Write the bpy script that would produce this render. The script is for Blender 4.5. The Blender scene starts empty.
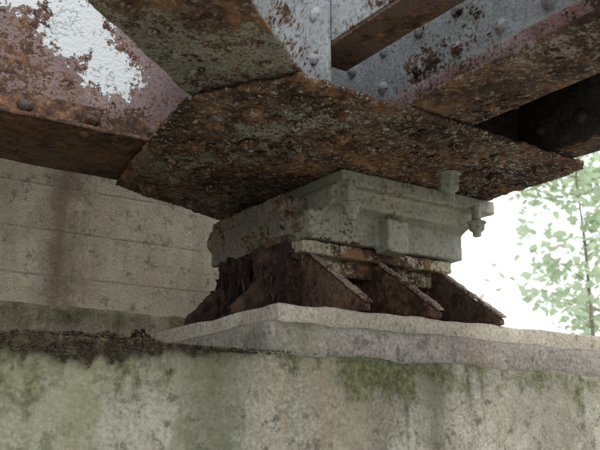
import bpy, bmesh, math, random
from mathutils import Vector, Matrix, noise as mn
random.seed(7)
S = bpy.context.scene
COL = S.collection

# ---------------------------------------------------------------- node helpers
class NT:
    def __init__(s, name):
        s.m = bpy.data.materials.new(name); s.m.use_nodes = True
        s.t = s.m.node_tree; s.t.nodes.clear()
        s.out = s.t.nodes.new('ShaderNodeOutputMaterial')
        s.tc = s.t.nodes.new('ShaderNodeTexCoord').outputs['Object']
        s.geo = s.t.nodes.new('ShaderNodeNewGeometry')
    def n(s, typ, **kw):
        nd = s.t.nodes.new(typ)
        for k, v in kw.items(): setattr(nd, k, v)
        return nd
    def put(s, sock, v):
        if hasattr(v, 'is_output'): s.t.links.new(v, sock)
        elif isinstance(v, tuple) and len(v) == 3 and sock.type == 'RGBA': sock.default_value = (*v, 1)
        else: sock.default_value = v
    def map(s, scale=(1,1,1), loc=(0,0,0), vec=None):
        m = s.n('ShaderNodeMapping'); s.put(m.inputs['Vector'], vec or s.tc)
        m.inputs['Scale'].default_value = scale; m.inputs['Location'].default_value = loc
        return m.outputs[0]
    def noise(s, sc, det=4, ro=.6, st=(1,1,1), loc=(0,0,0), dist=0.0):
        nd = s.n('ShaderNodeTexNoise'); s.put(nd.inputs['Vector'], s.map(st, loc))
        nd.inputs['Scale'].default_value = sc; nd.inputs['Detail'].default_value = det
        nd.inputs['Roughness'].default_value = ro; nd.inputs['Distortion'].default_value = dist
        return nd.outputs['Fac']
    def ma(s, op, a, b=0.0, clamp=False):
        nd = s.n('ShaderNodeMath', operation=op, use_clamp=clamp)
        s.put(nd.inputs[0], a); s.put(nd.inputs[1], b); return nd.outputs[0]
    def ss(s, v, lo, hi, a=0.0, b=1.0):
        nd = s.n('ShaderNodeMapRange', interpolation_type='SMOOTHSTEP')
        s.put(nd.inputs[0], v); nd.inputs[1].default_value = lo; nd.inputs[2].default_value = hi
        nd.inputs[3].default_value = a; nd.inputs[4].default_value = b
        return nd.outputs[0]
    def ramp(s, f, stops):
        nd = s.n('ShaderNodeValToRGB'); s.put(nd.inputs[0], f); e = nd.color_ramp.elements
        while len(e) < len(stops): e.new(.5)
        for i, (p, c) in enumerate(stops): e[i].position = p; e[i].color = (*c, 1)
        return nd.outputs[0]
    def mix(s, f, a, b, mode='MIX'):
        nd = s.n('ShaderNodeMix', data_type='RGBA', blend_type=mode)
        s.put(nd.inputs['Factor'], f); s.put(nd.inputs['A'], a); s.put(nd.inputs['B'], b)
        return nd.outputs['Result']
    def xyz(s):
        nd = s.n('ShaderNodeSeparateXYZ'); s.put(nd.inputs[0], s.tc); return nd.outputs
    def fin(s, col, rough, h=None, dist=.01, strength=1.0, spec=.3):
        p = s.n('ShaderNodeBsdfPrincipled')
        s.put(p.inputs['Base Color'], col); s.put(p.inputs['Roughness'], rough)
        p.inputs['Specular IOR Level'].default_value = spec
        if h is not None:
            b = s.n('ShaderNodeBump'); b.inputs['Distance'].default_value = dist
            b.inputs['Strength'].default_value = strength
            s.put(b.inputs['Height'], h); s.put(p.inputs['Normal'], b.outputs[0])
        s.t.links.new(p.outputs[0], s.out.inputs[0]); return s.m

RUST = ((.020,.013,.011),(.065,.038,.029),(.15,.082,.050),(.34,.175,.085))
def steel(name, paintA, paintB, cover=.5, seed=0, rust=RUST, edge_amt=1.0, patch=None, fine=1.0, grime=.5, rough_paint=.55, fleck=0.0, soft=.015, dk=.7, br=.55, bump=.012):
    """flaking paint over rust.  cover = share of surface that still has paint"""
    s = NT(name); L = (seed*3.1, seed*1.7, seed*2.3)
    big = s.noise(3.2, 1, .55, loc=L)
    med = s.noise(16*fine, 5, .78, loc=L)
    fin = s.noise(80*fine, 1, .7, loc=L)
    f = s.ma('ADD', s.ma('MULTIPLY', big, .45), s.ma('ADD', s.ma('MULTIPLY', med, .65), s.ma('MULTIPLY', fin, .27)))
    ed = s.ss(s.geo.outputs['Pointiness'], .51, .62)
    f = s.ma('ADD', f, s.ma('MULTIPLY', ed, .14*edge_amt))
    mid = .685 + (cover-.5)*.33
    m = s.ss(f, mid-soft, mid+soft)              # 1 = rust
    halo = s.ss(f, mid-.09, mid)
    rc = s.noise(34, 5, .78, loc=(L[0]+4, L[1], L[2]))
    rustc = s.ramp(rc, [(.30, rust[0]), (.44, rust[1]), (.55, rust[2]), (.70, rust[3])])
    sm = s.noise(6, 3, .65, loc=(L[0]-7, L[1], L[2]))
    rustc = s.mix(s.ma('MULTIPLY', s.ss(sm, .50, .60), dk), rustc, rust[0])
    rustc = s.mix(s.ma('MULTIPLY', s.ss(sm, .47, .36), br), rustc, rust[3])
    pc = s.mix(s.ss(sm, .38, .60), paintA, paintB)
    pc = s.mix(s.ma('MULTIPLY', s.ss(fin, .46, .70), grime), pc, (.09,.07,.055))
    pc = s.mix(s.ma('MULTIPLY', s.ss(rc, .50, .68), grime*.8), pc, (.13,.09,.065))
    pc = s.mix(s.ma('MULTIPLY', halo, .55), pc, rust[2])
    col = s.mix(m, pc, rustc)
    if fleck:
        fk = s.ma('MULTIPLY', s.ss(s.noise(60, 3, .78, loc=(L[0]+20, L[1], L[2])), .56, .61), s.ss(med, .40, .54))
        col = s.mix(s.ma('MULTIPLY', fk, fleck), col, (.46,.46,.41))
    h = s.ma('ADD', s.ma('MULTIPLY', s.ma('SUBTRACT', 1.0, m), .30),
             s.ma('ADD', s.ma('MULTIPLY', s.ma('MULTIPLY', med, m), .9), s.ma('MULTIPLY', fin, .22)))
    ro = s.ma('ADD', s.ma('MULTIPLY', m, .92-rough_paint), rough_paint)
    if patch:
        pm = None
        for (c, r) in patch[0]:
            v = s.n('ShaderNodeVectorMath', operation='DISTANCE'); s.put(v.inputs[0], s.tc); v.inputs[1].default_value = c
            d = s.ma('DIVIDE', v.outputs['Value'], r); pm = d if pm is None else s.ma('MINIMUM', pm, d)
        pm = s.ma('ADD', pm, s.ma('MULTIPLY', s.ma('SUBTRACT', med, .5), 3.4))
        pm = s.ss(pm, .96, 1.04, 1, 0)
        col = s.mix(pm, col, patch[1]); h = s.ma('ADD', h, s.ma('MULTIPLY', pm, .15))
    return s.fin(col, ro, h, bump, 1.0)

def concrete(name, base, dark, seed=0, moss=(0,.01), moss_amt=0, streak=.5, boards=0.0, warm=(.33,.25,.16), spots=0.0, cols=None, grain=.45, blotch=.65):
    s = NT(name); L = (seed*5.3, seed*2.9, seed)
    X, Y, Z = s.xyz()
    big = s.noise(1.6, 1, .6, loc=L)
    med = s.noise(10, 5, .76, loc=L)
    fin = s.noise(100, 2, .7, loc=L)
    st = s.noise(6.0, 4, .70, st=(1, 1, .10), loc=L)
    c = s.mix(s.ss(s.ma('ADD', s.ma('MULTIPLY', big, .4), s.ma('MULTIPLY', med, .6)), .38, .62), dark, base)
    c = s.mix(s.ma('MULTIPLY', s.ss(st, .5, .64), streak), c, tuple(v*.75 for v in dark))
    c = s.mix(s.ma('MULTIPLY', s.ss(st, .47, .32), streak*.7), c, warm)
    c = s.mix(s.ma('MULTIPLY', s.ss(fin, .5, .70), grain), c, tuple(v*.42 for v in dark))
    c = s.mix(s.ma('MULTIPLY', s.ss(fin, .5, .33), .3), c, tuple(min(.75, v*1.4) for v in base))
    blot = s.noise(24, 4, .78, loc=(L[0], L[1]+5, L[2]))
    c = s.mix(s.ma('MULTIPLY', s.ss(blot, .54, .66), blotch), c, tuple(v*.36 for v in dark))
    h = s.ma('ADD', s.ma('MULTIPLY', med, .4), s.ma('MULTIPLY', fin, .30))
    if spots:
        sp = s.ma('MULTIPLY', s.ss(blot, .43, .36), s.ss(big, .45, .6))
        c = s.mix(s.ma('MULTIPLY', sp, spots), c, (.60, .59, .54))
    if cols:   # broad vertical damp / algae bands at given X positions
        cn = s.ma('ADD', s.ma('MULTIPLY', st, .6), s.ma('MULTIPLY', med, .4))
        for (cx, w, ccol, amt) in cols:
            d = s.ma('ABSOLUTE', s.ma('SUBTRACT', X, cx))
            d = s.ma('ADD', s.ma('DIVIDE', d, w), s.ma('MULTIPLY', s.ma('SUBTRACT', cn, .5), 5.0))
            c = s.mix(s.ma('MULTIPLY', s.ss(d, -.2, 1.5, 1, 0), amt), c, ccol)
    if boards:
        w = s.ma('FRACT', s.ma('ADD', s.ma('MULTIPLY', Z, 1/.17), s.ma('MULTIPLY', med, .06)))
        ln = s.ss(s.ma('ABSOLUTE', s.ma('SUBTRACT', w, .5)), .0, .045, 1, 0)
        ln = s.ma('MULTIPLY', ln, s.ss(med, .34, .56))
        c = s.mix(s.ma('MULTIPLY', ln, boards), c, tuple(v*.5 for v in dark))
        h = s.ma('SUBTRACT', h, s.ma('MULTIPLY', ln, .12))
    if moss_amt:
        g = s.ss(Z, moss[0], moss[1])
        mm = s.ma('ADD', s.ma('MULTIPLY', g, .40), s.ma('ADD', s.ma('MULTIPLY', med, .9), s.ma('MULTIPLY', st, .6)))
        mm = s.ma('ADD', mm, s.ma('MULTIPLY', s.ss(X, .9, .1), .08))
        mk = s.ma('MULTIPLY', s.ss(mm, .96, 1.22), moss_amt)
        mc = s.ramp(s.noise(50, 4, .78), [(.3, (.022,.024,.012)), (.48, (.070,.080,.033)), (.68, (.19,.20,.09))])
        c = s.mix(mk, c, mc)
    return s.fin(c, .92, h, .012, .9, spec=.15)

# ---------------------------------------------------------------- mesh helpers
def empty(name):
    e = bpy.data.objects.new(name, None); COL.objects.link(e); return e
def mkobj(name, bm, mat, parent=None, smooth=False):
    me = bpy.data.meshes.new(name); bm.normal_update(); bm.to_mesh(me); bm.free()
    if smooth: me.polygons.foreach_set('use_smooth', [True]*len(me.polygons))
    o = bpy.data.objects.new(name, me); me.materials.append(mat); COL.objects.link(o)
    if parent: o.parent = parent
    return o
FOC = ((-.35,2.7),(.85,3.2),(-.1,1.45))
def gridbox(bm, x0,x1,y0,y1,z0,z1, seg=.02, r=.004, amp=.0015, fr=14, M=None, seed=0, rv=0.0, foc=None):
    """box with real, slightly uneven faces and worn (rounded) edges; coarser away from the bearing"""
    lo = Vector((x0,y0,z0)); hi = Vector((x1,y1,z1)); d = hi-lo
    F = foc or (FOC if M is None else ((-9,9),)*3)
    rr = min(r, min(d)*.49); V = {}
    def axis(i):
        a, b = lo[i]+rr, hi[i]-rr
        c = [lo[i], lo[i]+rr*.35, lo[i]+rr]; p = a
        while True:
            st = seg if F[i][0] <= p <= F[i][1] else seg*6
            if p < F[i][0]: st = min(st, max(seg, F[i][0]-p))
            p += st
            if p >= b-seg*.4: break
            c.append(p)
        return c+[hi[i]-rr, hi[i]-rr*.35, hi[i]]
    A = [axis(i) for i in range(3)]; N = [len(a)-1 for a in A]; sd = Vector((seed*3.7, seed, -seed)); nv_ = mn.noise_vector
    def vert(i,j,k):
        key = (i,j,k); v = V.get(key)
        if v: return v
        p = Vector((A[0][i], A[1][j], A[2][k]))
        R = rr
        if rv: R = max(.0005, min(rr*(1+rv*mn.noise(p*9+sd)), min(d)*.49))
        c = Vector([min(max(p[a], lo[a]+R), hi[a]-R) for a in range(3)]); q = p-c
        if q.length > R and sum(1 for a in q if abs(a) > 1e-9) > 1: p = c+q.normalized()*R
        if amp: p = p+nv_(p*fr+sd)*amp+nv_(p*fr*4+sd)*(amp*.4)
        if M: p = M @ p
        v = bm.verts.new(p); V[key] = v; return v
    def face(*f):
        try: bm.faces.new(f)
        except ValueError: pass
    for i in range(N[0]):
        for j in range(N[1]):
            face(vert(i,j,0), vert(i,j+1,0), vert(i+1,j+1,0), vert(i+1,j,0))
            face(vert(i,j,N[2]), vert(i+1,j,N[2]), vert(i+1,j+1,N[2]), vert(i,j+1,N[2]))
    for i in range(N[0]):
        for k in range(N[2]):
            face(vert(i,0,k), vert(i+1,0,k), vert(i+1,0,k+1), vert(i,0,k+1))
            face(vert(i,N[1],k), vert(i,N[1],k+1), vert(i+1,N[1],k+1), vert(i+1,N[1],k))
    for j in range(N[1]):
        for k in range(N[2]):
            face(vert(0,j,k), vert(0,j,k+1), vert(0,j+1,k+1), vert(0,j+1,k))
            face(vert(N[0],j,k), vert(N[0],j+1,k), vert(N[0],j+1,k+1), vert(N[0],j,k+1))
def prism(bm, pts, axis, a, b):
    def mk(p, t):
        if axis == 'x': return (t, p[0], p[1])
        if axis == 'y': return (p[0], t, p[1])
        return (p[0], p[1], t)
    va = [bm.verts.new(mk(p, a)) for p in pts]; vb = [bm.verts.new(mk(p, b)) for p in pts]
    bm.faces.new(va); bm.faces.new(list(reversed(vb))); n = len(pts)
    for i in range(n): bm.faces.new([va[i], vb[i], vb[(i+1) % n], va[(i+1) % n]])
    bmesh.ops.recalc_face_normals(bm, faces=bm.faces)
def sbox(bm, x0,x1,y0,y1,z0,z1): prism(bm, [(x0,y0),(x1,y0),(x1,y1),(x0,y1)], 'z', z0, z1)
_tex = {}
def dtex(size, depth=2):
    k = (size, depth)
    if k not in _tex:
        t = bpy.data.textures.new('clouds', 'CLOUDS'); t.noise_scale = size; t.noise_depth = depth; _tex[k] = t
    return _tex[k]
def weather(o, vox=.006, smooth=3, disp=((.05,.006),(.012,.003))):
    m = o.modifiers.new('r', 'REMESH'); m.mode = 'VOXEL'; m.voxel_size = vox; m.use_smooth_shade = True
    if smooth:
        m = o.modifiers.new('s', 'SMOOTH'); m.iterations = smooth; m.factor = .5
    for sz, st in disp:
        m = o.modifiers.new('d', 'DISPLACE'); m.texture = dtex(sz); m.strength = st; m.texture_coords = 'GLOBAL'; m.mid_level = .5
def rivet(bm, c, nrm, r=.02, h=.014):
    nrm = Vector(nrm).normalized(); q = nrm.to_track_quat('Z', 'Y').to_matrix(); c = Vector(c)
    r *= random.uniform(.86, 1.1); h *= random.uniform(.75, 1.1); rings = []
    for k in range(5):
        a = k/5*math.pi/2; rings.append([bm.verts.new(c+q @ Vector((r*math.cos(a)*math.cos(t)*random.uniform(.95,1.05), r*math.cos(a)*math.sin(t)*random.uniform(.95,1.05), h*math.sin(a)-.001))) for t in [i*2*math.pi/14 for i in range(14)]])
    top = bm.verts.new(c+nrm*h)
    for k in range(4):
        for i in range(14): bm.faces.new([rings[k][i], rings[k][(i+1)%14], rings[k+1][(i+1)%14], rings[k+1][i]])
    for i in range(14): bm.faces.new([rings[4][i], rings[4][(i+1)%14], top])
def cyl(bm, c, ax, r, h, n=24, r2=None):
    ax = Vector(ax).normalized(); q = ax.to_track_quat('Z','Y').to_matrix(); c = Vector(c); r2 = r if r2 is None else r2
    a = [bm.verts.new(c+q @ Vector((r*math.cos(i*2*math.pi/n), r*math.sin(i*2*math.pi/n), 0))) for i in range(n)]
    b = [bm.verts.new(c+q @ Vector((r2*math.cos(i*2*math.pi/n), r2*math.sin(i*2*math.pi/n), h))) for i in range(n)]
    bm.faces.new(list(reversed(a))); bm.faces.new(b)
    for i in range(n): bm.faces.new([a[i], a[(i+1)%n], b[(i+1)%n], b[i]])
_ico = bmesh.new(); bmesh.ops.create_icosphere(_ico, subdivisions=1, radius=1)
IV = [v.co.copy() for v in _ico.verts]; IF = [[v.index for v in f.verts] for f in _ico.faces]
def clump(bm, c, r, fl=.6, tilt=0):
    sd = Vector((random.random()*50,)*3); c = Vector(c); vs = []
    R = Matrix.Rotation(random.uniform(-tilt,tilt),3,'X') @ Matrix.Rotation(random.uniform(-tilt,tilt),3,'Y') if tilt else None
    for co in IV:
        p = co*(1+.9*mn.noise(co*1.8+sd)); p = Vector((p.x*r, p.y*r, p.z*r*fl))
        if R: p = R @ p
        vs.append(bm.verts.new(p+c))
    for f in IF: bm.faces.new([vs[i] for i in f])

# ---------------------------------------------------------------- materials
GREY = (.34,.37,.38); CREAM = (.315,.32,.255); BLUE = (.43,.47,.51); PURP = (.16,.11,.12)
GR = ((.020,.013,.011),(.075,.043,.031),(.17,.093,.055),(.38,.20,.095))
m_gus  = steel('gusset_rust_paint', (.245,.265,.23), (.36,.365,.315), cover=.34, seed=1, fine=1.5, fleck=.85, grime=.65, soft=.035, dk=.55, br=.65, rust=GR, bump=.018)
m_diag = steel('diagonal_paint', (.30,.295,.24), (.215,.215,.185), cover=.46, seed=2, edge_amt=1.2, grime=.9, fleck=.5, fine=1.5, soft=.035, bump=.016)
m_bweb = steel('cross_girder_web', PURP, (.22,.155,.16), cover=.80, seed=3, grime=.8, br=.0, patch=([((.58,2.325,1.40), .14), ((.74,2.325,1.25), .12), ((.86,2.325,1.13), .09), ((.38,2.325,1.30), .05), ((.15,2.325,1.15), .04)], (.54,.58,.61)))
m_bang = steel('red_oxide', (.14,.08,.07), (.11,.075,.07), cover=.48, seed=4, grime=.8, br=.25)
m_brv  = steel('dark_rivets', (.10,.07,.065), (.08,.06,.06), cover=.6, seed=14, grime=.6)
m_cweb = steel('blue_grey_paint', BLUE, GREY, cover=.84, seed=5, grime=.4)
m_cang = steel('faded_oxide', (.42,.33,.36), (.27,.15,.14), cover=.62, seed=6, fine=1.3)
m_cfl  = steel('rusty_flange', (.31,.29,.26), (.24,.195,.17), cover=.36, seed=7, fleck=.6, fine=1.5, soft=.035, dk=.6, br=.6, bump=.018)
m_dfl  = steel('dark_flange', (.11,.08,.07), (.08,.06,.055), cover=.6, seed=8, br=.3)
m_int_shade  = steel('shaded_girder_interior', (.055,.05,.052), (.035,.032,.033), cover=.6, seed=18, rust=((.01,.008,.008),(.02,.014,.012),(.035,.022,.017),(.06,.035,.025)))  # recess shade put into the colour, darker than the outer steel
m_cast = steel('cream_cast', CREAM, (.25,.265,.215), cover=.99, seed=9, edge_amt=1.0, grime=.42, bump=.008)
m_low  = steel('cream_cast_rusting', (.42,.40,.285), (.31,.30,.225), cover=.66, seed=10, fine=1.3, grime=.6)
m_body = steel('shoe_body', (.10,.08,.065), (.07,.055,.045), cover=.45, seed=15, fine=1.2, grime=.8, rust=((.012,.009,.008),(.035,.021,.016),(.07,.04,.027),(.15,.08,.045)))  # rust tones darkened for the shade in the gaps between ribs
m_rib  = steel('rib_rust', (.12,.09,.08), (.085,.06,.05), cover=.45, seed=11, fine=1.2, edge_amt=0, grime=.6, br=.2)
m_rib_lit = steel('rib_edge_skylit', (.36,.30,.255), (.26,.20,.17), cover=.62, seed=16, fine=1.5, edge_amt=0, grime=.5)  # lighter than the rib faces: sky light painted on the sloping edges
m_side = steel('side_cast', (.24,.23,.19), (.17,.165,.14), cover=.80, seed=12, fine=1.2, grime=.8)
m_flk  = steel('flaking_rust', (.06,.04,.035), (.05,.035,.03), cover=.1, seed=13, rust=((.012,.009,.009),(.035,.021,.017),(.060,.036,.028),(.12,.07,.05)), br=.25)
m_wall = concrete('abutment_concrete', (.44,.43,.37), (.26,.25,.205), seed=1, moss=(-.12,.25), moss_amt=.9, streak=.8, spots=.6, blotch=.8,
    cols=[(.93,.10,(.105,.12,.065),.7),(.40,.35,(.21,.235,.145),.6),(1.35,.12,(.26,.21,.145),.55),(1.62,.06,(.12,.115,.085),.7),(2.1,.25,(.17,.16,.13),.55)])
m_plin = concrete('plinth_concrete', (.37,.345,.315), (.22,.20,.18), seed=2, moss=(.20,.36), moss_amt=.6, streak=.45,
    cols=[(1.20,.09,(.13,.15,.05),.6)])
m_slab = concrete('slab_concrete', (.49,.46,.39), (.35,.32,.265), seed=3, streak=.4)
m_back = concrete('backwall_concrete', (.72,.65,.52), (.53,.47,.375), seed=4, boards=.6, streak=.5, warm=(.46,.34,.22), grain=.3,
    cols=[(.95,.08,(.20,.14,.10),.75),(.50,.22,(.32,.33,.18),.65),(.15,.2,(.48,.37,.25),.5)])
m_led  = concrete('ledge_concrete', (.50,.43,.33), (.30,.26,.20), seed=5, moss=(.25,.50), moss_amt=.7, streak=.6, warm=(.32,.19,.12))
def simple(name, stops, sc=20, ro=.95, bump=.01):
    s = NT(name); f = s.noise(sc, 3, .7); return s.fin(s.ramp(f, stops), ro, f, bump, .8, spec=.1)
m_dirt = simple('dirt_and_dead_moss', [(.3,(.018,.015,.012)),(.5,(.065,.055,.04)),(.72,(.15,.15,.08))], 60)
m_twig = simple('dead_roots', [(.3,(.03,.022,.017)),(.7,(.11,.085,.06))], 60)
m_grd  = simple('ground', [(.3,(.20,.19,.155)),(.5,(.32,.305,.265)),(.7,(.40,.385,.33))], 6, bump=.05)
m_bark = simple('bark', [(.3,(.18,.16,.13)),(.7,(.33,.30,.25))], 25)
def leafmat(name, a, b):
    s = NT(name); c = s.mix(s.noise(3, 2, .6), a, b)
    d = s.n('ShaderNodeBsdfDiffuse'); t = s.n('ShaderNodeBsdfTranslucent'); mx = s.n('ShaderNodeMixShader')
    s.put(d.inputs[0], c); s.put(t.inputs[0], s.mix(.6, c, (.68,.80,.58))); mx.inputs[0].default_value = .62
    s.t.links.new(d.outputs[0], mx.inputs[1]); s.t.links.new(t.outputs[0], mx.inputs[2]); s.t.links.new(mx.outputs[0], s.out.inputs[0]); return s.m
m_leaf = leafmat('leaves', (.38,.49,.33), (.54,.64,.47))  # leaf colours lightened to carry the washed-out haze

# ---------------------------------------------------------------- abutment
ab = empty('bridge_abutment')
bm = bmesh.new(); gridbox(bm, -4,3.5, 1.74,3.02, -1.62,.215, seg=.022, r=.018, amp=.008, fr=7, rv=1.2, seed=1, foc=((-.35,2.6),(1.7,1.9),(-.1,.3)))
mkobj('front_wall', bm, m_wall, ab, True)
bm = bmesh.new(); gridbox(bm, 1.10,3.40, 1.765,2.98, .19,.303, seg=.016, r=.032, amp=.007, fr=9, rv=.8, seed=2, foc=((1,2.6),(1.7,2.0),(0,1)))
mkobj('bearing_plinth', bm, m_plin, ab, True)
bm = bmesh.new(); gridbox(bm, 1.15,3.2, 1.80,2.80, .280,.352, seg=.014, r=.008, amp=.005, fr=10, rv=2.2, seed=3, foc=((1,2.6),(1.7,2.0),(0,1)))
mkobj('bearing_slab', bm, m_slab, ab, True)
bm = bmesh.new(); gridbox(bm, -4,2.3, 3.0,3.45, .18,3.0, seg=.05, r=.02, amp=.006, fr=5, seed=4)
mkobj('backwall', bm, m_back, ab, True)
bm = bmesh.new(); gridbox(bm, -4,2.34, 2.89,3.05, .20,.47, seg=.025, r=.02, amp=.010, fr=8, rv=1.0, seed=5)
mkobj('backwall_ledge', bm, m_led, ab, True)

# ---------------------------------------------------------------- bridge steelwork
br = empty('steel_bridge')
bm = bmesh.new(); prism(bm, [(1.0,1.49),(2.07,1.525),(2.125,1.56),(2.125,2.78),(1.56,2.77),(.97,2.54),(.895,2.12),(.84,1.765)], 'z', .822,.838)
o = mkobj('gusset_plate', bm, m_gus, br); weather(o, .007, 2, ((.12,.012),(.035,.013),(.014,.008)))
bm = bmesh.new()
for (x,y) in [(1.08,1.60),(1.22,1.60),(1.36,1.61),(1.50,1.61),(1.64,1.60),(1.80,1.61),(1.98,1.62),(1.02,1.72),(1.15,1.75),(1.30,1.74),(1.43,1.78),(1.60,1.76),(1.93,1.76),
              (.99,1.86),(1.12,1.93),(1.28,1.92),(1.02,2.2),(1.10,2.36),(1.06,2.48),(1.25,2.36),(1.26,2.55),(1.0,2.02),(1.15,2.2),(2.05,1.9),(2.05,2.1)]:
    rivet(bm, (x+random.uniform(-.01,.01), y+random.uniform(-.01,.01), .819), (0,0,-1), .029, .028)
mkobj('gusset_rivets', bm, m_gus, br, True)
bm = bmesh.new()      # rust scale lifting off the underside
for i in range(900):
    x, y = random.uniform(.95,2.08), random.uniform(1.53,2.55)
    if mn.noise(Vector((x*5,y*5,2))) < -.05 or y > 2.1+(x-.9)*1.1: continue
    if y < 1.53+(1.02-x)*1.4: continue
    clump(bm, (x, y, .8185), random.uniform(.004,.016), random.uniform(.15,.4), .25)
mkobj('rust_scale', bm, m_gus, br)
bm = bmesh.new(); gridbox(bm, -3.5,1.9, 2.13,2.53, .842,.854, seg=.03, r=.003, amp=.004, fr=9, seed=6)
mkobj('cross_girder_flange', bm, m_bang, br, True)
bm = bmesh.new(); gridbox(bm, -3.5,2.05, 2.326,2.338, .858,2.3, seg=.05, r=.002, amp=.003, fr=4, seed=7)
mkobj('cross_girder_web', bm, m_bweb, br, True)
bm = bmesh.new(); gridbox(bm, -3.5,1.40, 2.306,2.325, .858,.985, seg=.03, r=.004, amp=.002, fr=9, seed=8)
mkobj('cross_girder_angle', bm, m_bang, br, True)
bm = bmesh.new()
for i in range(26): rivet(bm, (1.00-.20*i, 2.306, .945), (0,-1,0), .025, .022)
for i in range(26): rivet(bm, (.93-.20*i, 2.13+.05, .842), (0,0,-1), .020, .012)
mkobj('cross_girder_rivets', bm, m_brv, br, True)
bm = bmesh.new()
gridbox(bm, 1.36,1.60, -2.5,1.95, .8425,.857, seg=.025, r=.004, amp=.004, fr=9, seed=9)
gridbox(bm, 1.95,2.06, -2.5,1.95, .8425,.857, seg=.03, r=.004, amp=.004, fr=9, seed=10)
mkobj('main_girder_flanges', bm, m_cfl, br, True)
bm = bmesh.new(); gridbox(bm, 1.484,1.499, -2.5,2.30, .862,.975, seg=.03, r=.004, amp=.003, fr=9, seed=11)
mkobj('main_girder_angle', bm, m_cang, br, True)
bm = bmesh.new()
gridbox(bm, 1.501,1.513, -2.5,2.32, .863,2.0, seg=.05, r=.002, amp=.003, fr=4, seed=12)
mkobj('main_girder_web', bm, m_cweb, br, True)
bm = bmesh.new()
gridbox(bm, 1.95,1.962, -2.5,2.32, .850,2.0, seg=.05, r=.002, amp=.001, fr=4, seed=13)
gridbox(bm, 1.515,1.948, -2.5,2.32, 1.10,1.112, seg=.05, r=.002, amp=.002, fr=4, seed=14)  # cover plate added over the recess to keep light out
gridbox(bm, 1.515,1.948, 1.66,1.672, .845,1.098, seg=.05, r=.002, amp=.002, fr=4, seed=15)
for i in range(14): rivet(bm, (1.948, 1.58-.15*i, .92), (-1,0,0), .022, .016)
mkobj('main_girder_interior', bm, m_int_shade, br, True)
bm = bmesh.new()
for i in range(28):
    y = 2.09-.155*i
    rivet(bm, (1.501, y, 1.025), (-1,0,0), .023, .019); rivet(bm, (1.501, y-.01, 1.14), (-1,0,0), .023, .019)
mkobj('web_rivets', bm, m_cweb, br, True)
bm = bmesh.new()
for i in range(20): rivet(bm, (1.42, 1.44-.17*i, .8425), (0,0,-1), .02, .012)
for i in range(300):
    x, y = random.uniform(1.37,1.59), random.uniform(.7,1.5)
    if mn.noise(Vector((x*6,y*6,5))) > 0: clump(bm, (x, y, .8415), random.uniform(.003,.013), .25, .2)
mkobj('flange_rivets', bm, m_cfl, br, True)
bm = bmesh.new(); gridbox(bm, 1.12,1.24, -2.5,1.62, .950,.961, seg=.03, r=.003, amp=.003, fr=9, seed=16)
mkobj('stringer_flange', bm, m_dfl, br, True)
bm = bmesh.new()
gridbox(bm, 1.12,1.132, -2.5,1.55, .963,1.42, seg=.05, r=.002, amp=.002, fr=4, seed=17)
gridbox(bm, 1.12,1.132, 1.552,2.30, .841,1.42, seg=.05, r=.002, amp=.002, fr=4, seed=18)
gridbox(bm, 1.104,1.118, 1.52,1.62, .85,1.42, seg=.04, r=.003, amp=.002, fr=6, seed=28)
mkobj('stringer_web', bm, m_cweb, br, True)
bm = bmesh.new()
for i in range(4):
    rivet(bm, (1.104, 1.57, .93+.12*i), (-1,0,0)); rivet(bm, (1.12, 1.78, .96+.13*i), (-1,0,0)); rivet(bm, (1.12, 1.95, .93+.13*i), (-1,0,0))
mkobj('stringer_rivets', bm, m_cweb, br, True)
c0 = Vector((.93,1.63,0)); dirv = Vector((-.776,-.629,0)).normalized(); per = Vector((-.629,.776,0)).normalized()
M = Matrix(((dirv.x, -per.x, 0, c0.x),(dirv.y, -per.y, 0, c0.y),(0,0,1,0),(0,0,0,1)))
bm = bmesh.new(); gridbox(bm, -.10,3.4, -.153,.153, .8425,.854, seg=.02, r=.004, amp=.005, fr=9, M=M, seed=19)
mkobj('bracing_flange', bm, m_diag, br, True)
bm = bmesh.new(); gridbox(bm, .0,3.4, -.008,.008, .858,1.0, seg=.06, r=.003, amp=.002, fr=6, M=M, seed=20)
mkobj('bracing_web', bm, m_diag, br, True)
bm = bmesh.new()
for i in range(5):
    for sgn in (-.09,.09): rivet(bm, M @ Vector((.0+.11*i-.03, sgn, .8425)), (0,0,-1), .022, .014)
for i in range(260):
    a, b = random.uniform(0,1.0), random.uniform(-.14,.14)
    if mn.noise(Vector((a*7,b*7,8))) > .05: clump(bm, M @ Vector((a, b, .8415)), random.uniform(.003,.011), .22, .2)
mkobj('bracing_rivets', bm, m_diag, br, True)

# ---------------------------------------------------------------- bearing
be = empty('bridge_bearing')
bm = bmesh.new()
sbox(bm, 1.475,2.14, 1.955,2.64, .770,.818)
prism(bm, [(1.985,.775),(1.985,.715),(2.03,.695),(2.03,.608),(2.57,.608),(2.57,.695),(2.61,.715),(2.61,.775)], 'x', 1.46,2.05)
sbox(bm, 1.405,2.02, 2.028,2.57, .606,.700)
sbox(bm, 1.668,1.752, 1.972,2.04, .585,.690)
o = mkobj('upper_saddle', bm, m_cast, be); weather(o, .006, 2, ((.06,.006),(.014,.0022)))
bm = bmesh.new(); cyl(bm, (1.42,2.50,.70), (0,1,0), .055,.13); cyl(bm, (1.43,2.06,.665), (0,1,0), .04,.10)
sbox(bm, 1.36,1.47, 2.12,2.58, .60,.76)
o = mkobj('saddle_lugs', bm, m_side, be); weather(o, .006, 4, ((.05,.016),(.012,.004)))
bm = bmesh.new(); sbox(bm, 1.385,2.005, 2.045,2.55, .560,.600); sbox(bm, 1.42,1.965, 2.09,2.51, .510,.562)
o = mkobj('shoe_head', bm, m_low, be); weather(o, .006, 2, ((.05,.010),(.012,.004)))
bm = bmesh.new()
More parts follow.
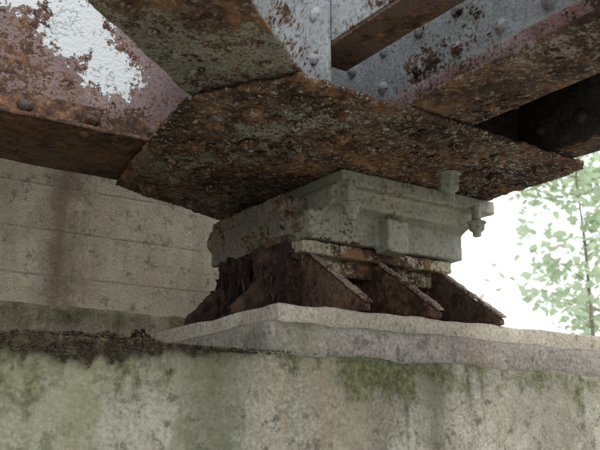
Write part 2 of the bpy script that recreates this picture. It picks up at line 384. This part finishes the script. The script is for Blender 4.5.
sbox(bm, 1.43,1.955, 2.145,2.46, .36,.520); sbox(bm, 1.33,2.04, 1.98,2.70, .3525,.370)
o = mkobj('shoe_body', bm, m_body, be); weather(o, .007, 2, ((.05,.012),(.012,.005)))
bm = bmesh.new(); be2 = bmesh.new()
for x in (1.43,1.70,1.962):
    prism(bm, [(2.15,.576),(2.09,.576),(1.788,.370),(1.788,.3535),(2.15,.3535)], 'x', x-.010, x+.010)
    prism(bm, [(2.45,.576),(2.51,.576),(2.79,.374),(2.79,.3535),(2.45,.3535)], 'x', x-.010, x+.010)
    prism(be2, [(2.086,.578),(1.782,.371),(1.777,.379),(2.081,.586)], 'x', x-.013, x+.013)  # added strip along the slope, carries the painted sky light
o = mkobj('ribs', bm, m_rib, be); weather(o, .005, 1, ((.05,.004),(.012,.0025)))
o = mkobj('rib_light_strips', be2, m_rib_lit, be); weather(o, .004, 1, ((.05,.008),(.012,.005)))
bm = bmesh.new()
for i in range(24):
    y = 2.09+.017*i+random.uniform(-.01,.01); w = random.uniform(.03,.12); hh = random.uniform(.12,.25)
    Mx = Matrix.Translation((1.40,y,.355)) @ Matrix.Rotation(random.uniform(-.5,.5), 4, 'Z') @ Matrix.Rotation(random.uniform(-.15,.15), 4, 'X')
    gridbox(bm, -w,.03, -.003,.003, 0,hh, seg=.008, r=.0015, amp=.008, fr=45, M=Mx, seed=30+i)
for i in range(500):
    clump(bm, (1.40-min(.05, abs(random.gauss(0,.03))), random.uniform(2.08,2.48), random.uniform(.36,.59)), random.uniform(.004,.014), random.uniform(.3,.9), 1.2)
mkobj('delaminated_rust', bm, m_flk, be)
bm = bmesh.new(); prism(bm, [(1.42,.56),(1.38,.56),(1.20,.39),(1.20,.3535),(1.42,.3535)], 'y', 2.13,2.165); prism(bm, [(1.42,.56),(1.38,.56),(1.20,.39),(1.20,.3535),(1.42,.3535)], 'y', 2.42,2.455)
sbox(bm, 1.362,1.425, 2.10,2.50, .357,.60)
o = mkobj('side_ribs', bm, m_flk, be); weather(o, .006, 2, ((.04,.02),(.012,.008)))
bm = bmesh.new()
def bolt(x,y,z,r,h,stub):
    cyl(bm, (x,y,z-h), (0,0,1), r, h, 6); cyl(bm, (x,y,z-h-stub), (0,0,1), r*.55, stub, 16); cyl(bm, (x,y,z-.006), (0,0,1), r*1.25,.006,20)
bolt(1.79,1.82,.822,.034,.058,.03); bolt(1.50,1.945,.705,.026,.032,.02); bolt(2.03,1.94,.725,.027,.032,.02)
cyl(bm, (1.50,1.945,.70), (0,0,1), .016,.08,14); cyl(bm, (2.03,1.94,.72), (0,0,1), .016,.06,14)
o = mkobj('bolts', bm, m_cast, be); weather(o, .004, 2, ((.02,.004),))

# ---------------------------------------------------------------- dirt, moss and roots on the ledge
bm = bmesh.new()
for i in range(4200):
    x = random.gauss(.62,.22)
    if x < .1 or x > 1.12: continue
    y = 1.732+abs(random.gauss(0,.08)); r = random.uniform(.0015,.006)
    hgt = .030*math.exp(-((x-.62)/.2)**2)*(.5+1.2*abs(mn.noise(Vector((x*11,0,9)))))
    clump(bm, (x, y, .211+hgt*random.random()), r)
for i in range(5600):   # hanging crumbs held by roots
    x = random.gauss(.60,.18); top = .075*math.exp(-((x-.60)/.26)**2)*(.55+1.1*mn.noise(Vector((x*14,0,3)))+.5*mn.noise(Vector((x*60,0,3))))
    clump(bm, (x, 1.7285-.003*random.random(), .216-max(0,top)*random.random()**1.5), random.uniform(.001,.0038))
for i in range(600): clump(bm, (random.uniform(-.6,1.12), 1.745+abs(random.gauss(0,.12)), .214), random.uniform(.002,.005))
for i in range(600): clump(bm, (1.03+random.random()*.11, random.uniform(1.9,2.75), .213+random.random()*.02), random.uniform(.003,.008))
for i in range(1500):   # small heap of scale and leaves beside the slab
    gx, gy = random.gauss(0,1), random.gauss(0,1); top = .15*math.exp(-(gx*gx+gy*gy)/1.6)
    clump(bm, (1.09+gx*.04, 2.56+gy*.11, .212+random.random()*top), random.uniform(.004,.011), .6, 1)
mkobj('dirt_and_moss', bm, m_dirt, None, True)
bm = bmesh.new()
def twig(p, d, L, r):
    n = 5; q = p.copy(); prev = None
    for k in range(n+1):
        rr = r*(1-k/n*.8); ring = [bm.verts.new(q+Vector((rr*math.cos(t), .3*rr, rr*math.sin(t)))) for t in (0,2.1,4.2)]
        if prev:
            for i in range(3): bm.faces.new([prev[i], prev[(i+1)%3], ring[(i+1)%3], ring[i]])
        prev = ring; d = (d+Vector((random.uniform(-.6,.6), random.uniform(-.1,.1), random.uniform(-.6,.2)))).normalized(); q = q+d*L/n
        if q.z < .21: q.y = min(q.y, 1.728)
        if q.z > .228: q.z = .228
for i in range(560):
    x = random.gauss(.60,.16); twig(Vector((x, 1.729, .216)), Vector((random.uniform(-1,1), -.05, random.uniform(-.9,.1))).normalized(), random.uniform(.012,.055), .001)
mkobj('dead_roots', bm, m_twig)

# ---------------------------------------------------------------- ground
bm = bmesh.new(); n = 50
vv = [[None]*(n+1) for _ in range(n+1)]
for i in range(n+1):
    for j in range(n+1):
        fx = (i/n*2-1); fy = (j/n*2-1); x = 400*fx*abs(fx)**1.5; y = 400*fy*abs(fy)**1.5
        vv[i][j] = bm.verts.new((x, y, -1.6+.05*mn.noise(Vector((x,y,0))*.5)))
for i in range(n):
    for j in range(n): bm.faces.new([vv[i][j], vv[i+1][j], vv[i+1][j+1], vv[i][j+1]])
mkobj('ground', bm, m_grd, None, True)

# ---------------------------------------------------------------- trees
def tube(bm, pts, rs, n=6):
    prev = None
    for i, p in enumerate(pts):
        d = (pts[min(i+1, len(pts)-1)]-pts[max(i-1, 0)]).normalized(); q = d.to_track_quat('Z','Y').to_matrix()
        ring = [bm.verts.new(p+q @ Vector((rs[i]*math.cos(t), rs[i]*math.sin(t), 0))) for t in [k*2*math.pi/n for k in range(n)]]
        if prev:
            for k in range(n): bm.faces.new([prev[k], prev[(k+1)%n], ring[(k+1)%n], ring[k]])
        prev = ring
def tree(name, base, H, trunk_r, spread, nb, leaf, per, seed, z_first=.25):
    random.seed(seed); e = empty(name); base = Vector(base); bw = bmesh.new(); bl = bmesh.new()
    pts = [base+Vector((mn.noise(Vector((k*.6,seed,0)))*.06*H*k/8, mn.noise(Vector((k*.6,0,seed)))*.06*H*k/8, H*k/8)) for k in range(9)]
    tube(bw, pts, [trunk_r*(1-.88*k/8) for k in range(9)])
    def leafat(p):
        s = leaf*random.uniform(.6,1.25); R = Matrix.Rotation(random.uniform(0,6.28),3,'Z') @ Matrix.Rotation(random.uniform(-1.0,1.0),3,'X') @ Matrix.Rotation(random.uniform(-.9,.9),3,'Y')
        P = [(0,0,0),(.34,.3,.05),(.30,.7,.03),(0,1.05,-.06),(-.30,.7,.03),(-.34,.3,.05)]
        bl.faces.new([bl.verts.new(p+R @ (Vector(q)*s)) for q in P])
    for b in range(nb):
        t = z_first+(1-z_first)*random.random()**.9; k = min(7, int(t*8)); st = pts[k].lerp(pts[k+1], t*8-k)
        a = random.uniform(0,6.28); L = spread*(1.15-t)*random.uniform(.6,1.15)
        d = Vector((math.cos(a), math.sin(a), random.uniform(.1,.7))).normalized(); bp = [st]
        for q in range(5):
            d = (d+Vector((random.uniform(-.25,.25), random.uniform(-.25,.25), random.uniform(-.18,.15)))).normalized(); bp.append(bp[-1]+d*L/5)
        tube(bw, bp, [trunk_r*.25*(1-t*.6)*(1-.85*q/5) for q in range(6)], 5)
        for tw in range(5):
            s0 = bp[random.randint(1,5)]; dd = (d+Vector((random.uniform(-1,1),random.uniform(-1,1),random.uniform(-.6,.6)))).normalized(); l2 = L*.35*random.uniform(.4,1)
            tube(bw, [s0, s0+dd*l2*.5+Vector((0,0,.02)), s0+dd*l2], [trunk_r*.06,trunk_r*.04,trunk_r*.02], 4)
            for i in range(per):
                p = s0+dd*l2*random.uniform(.2,1.05)+Vector([random.gauss(0,leaf*.8) for _ in range(3)]); leafat(p)
    mkobj('trunk', bw, m_bark, e, True); mkobj('leaves', bl, m_leaf, e)
fw = Vector((.559,.829,0)); rt = Vector((.829,-.559,0))
tree('young_tree', fw*8.0+rt*2.80+Vector((0,0,-1.6)), 5.6, .035, 1.25, 44, .10, 7, 3, .40)
tree('young_tree', fw*13+rt*5.0+Vector((0,0,-1.6)), 8, .08, 2.4, 42, .15, 9, 5, .25)

# ---------------------------------------------------------------- camera, light
cam = bpy.data.cameras.new('camera'); co = bpy.data.objects.new('camera', cam); COL.objects.link(co)
co.location = (0,0,0); co.rotation_euler = (math.radians(90+14.6), 0, -math.atan2(.559,.829))
cam.lens = 50.2; cam.sensor_width = 36; cam.clip_start = .05; cam.clip_end = 2000; S.camera = co
cam.dof.use_dof = True; cam.dof.focus_distance = 2.5; cam.dof.aperture_fstop = 6.0
EL = 42; sd = Vector((.35,-.95,0)).normalized()*math.cos(math.radians(EL)); sd = Vector((sd.x, sd.y, math.sin(math.radians(EL))))
sl = bpy.data.lights.new('sun', 'SUN'); so = bpy.data.objects.new('sun', sl); COL.objects.link(so)
so.rotation_euler = sd.to_track_quat('Z','Y').to_euler(); sl.energy = 1.2; sl.angle = math.radians(20); sl.color = (1,.97,.92)
w = bpy.data.worlds.new('World'); S.world = w; w.use_nodes = True; t = w.node_tree; t.nodes.clear()
ow = t.nodes.new('ShaderNodeOutputWorld'); bg = t.nodes.new('ShaderNodeBackground'); sk = t.nodes.new('ShaderNodeTexSky'); sk.sky_type = 'NISHITA'
sk.sun_disc = False; sk.sun_elevation = math.radians(EL); sk.sun_rotation = math.atan2(sd.x, sd.y); sk.dust_density = 4
mx = t.nodes.new('ShaderNodeMix'); mx.data_type = 'RGBA'; mx.inputs['Factor'].default_value = .75
t.links.new(sk.outputs[0], mx.inputs['A']); mx.inputs['B'].default_value = (15.4,15.7,15.8,1)
t.links.new(mx.outputs['Result'], bg.inputs[0]); bg.inputs[1].default_value = .125; t.links.new(bg.outputs[0], ow.inputs[0])
S.view_settings.view_transform = 'Standard'; S.view_settings.look = 'None'; S.view_settings.exposure = 0
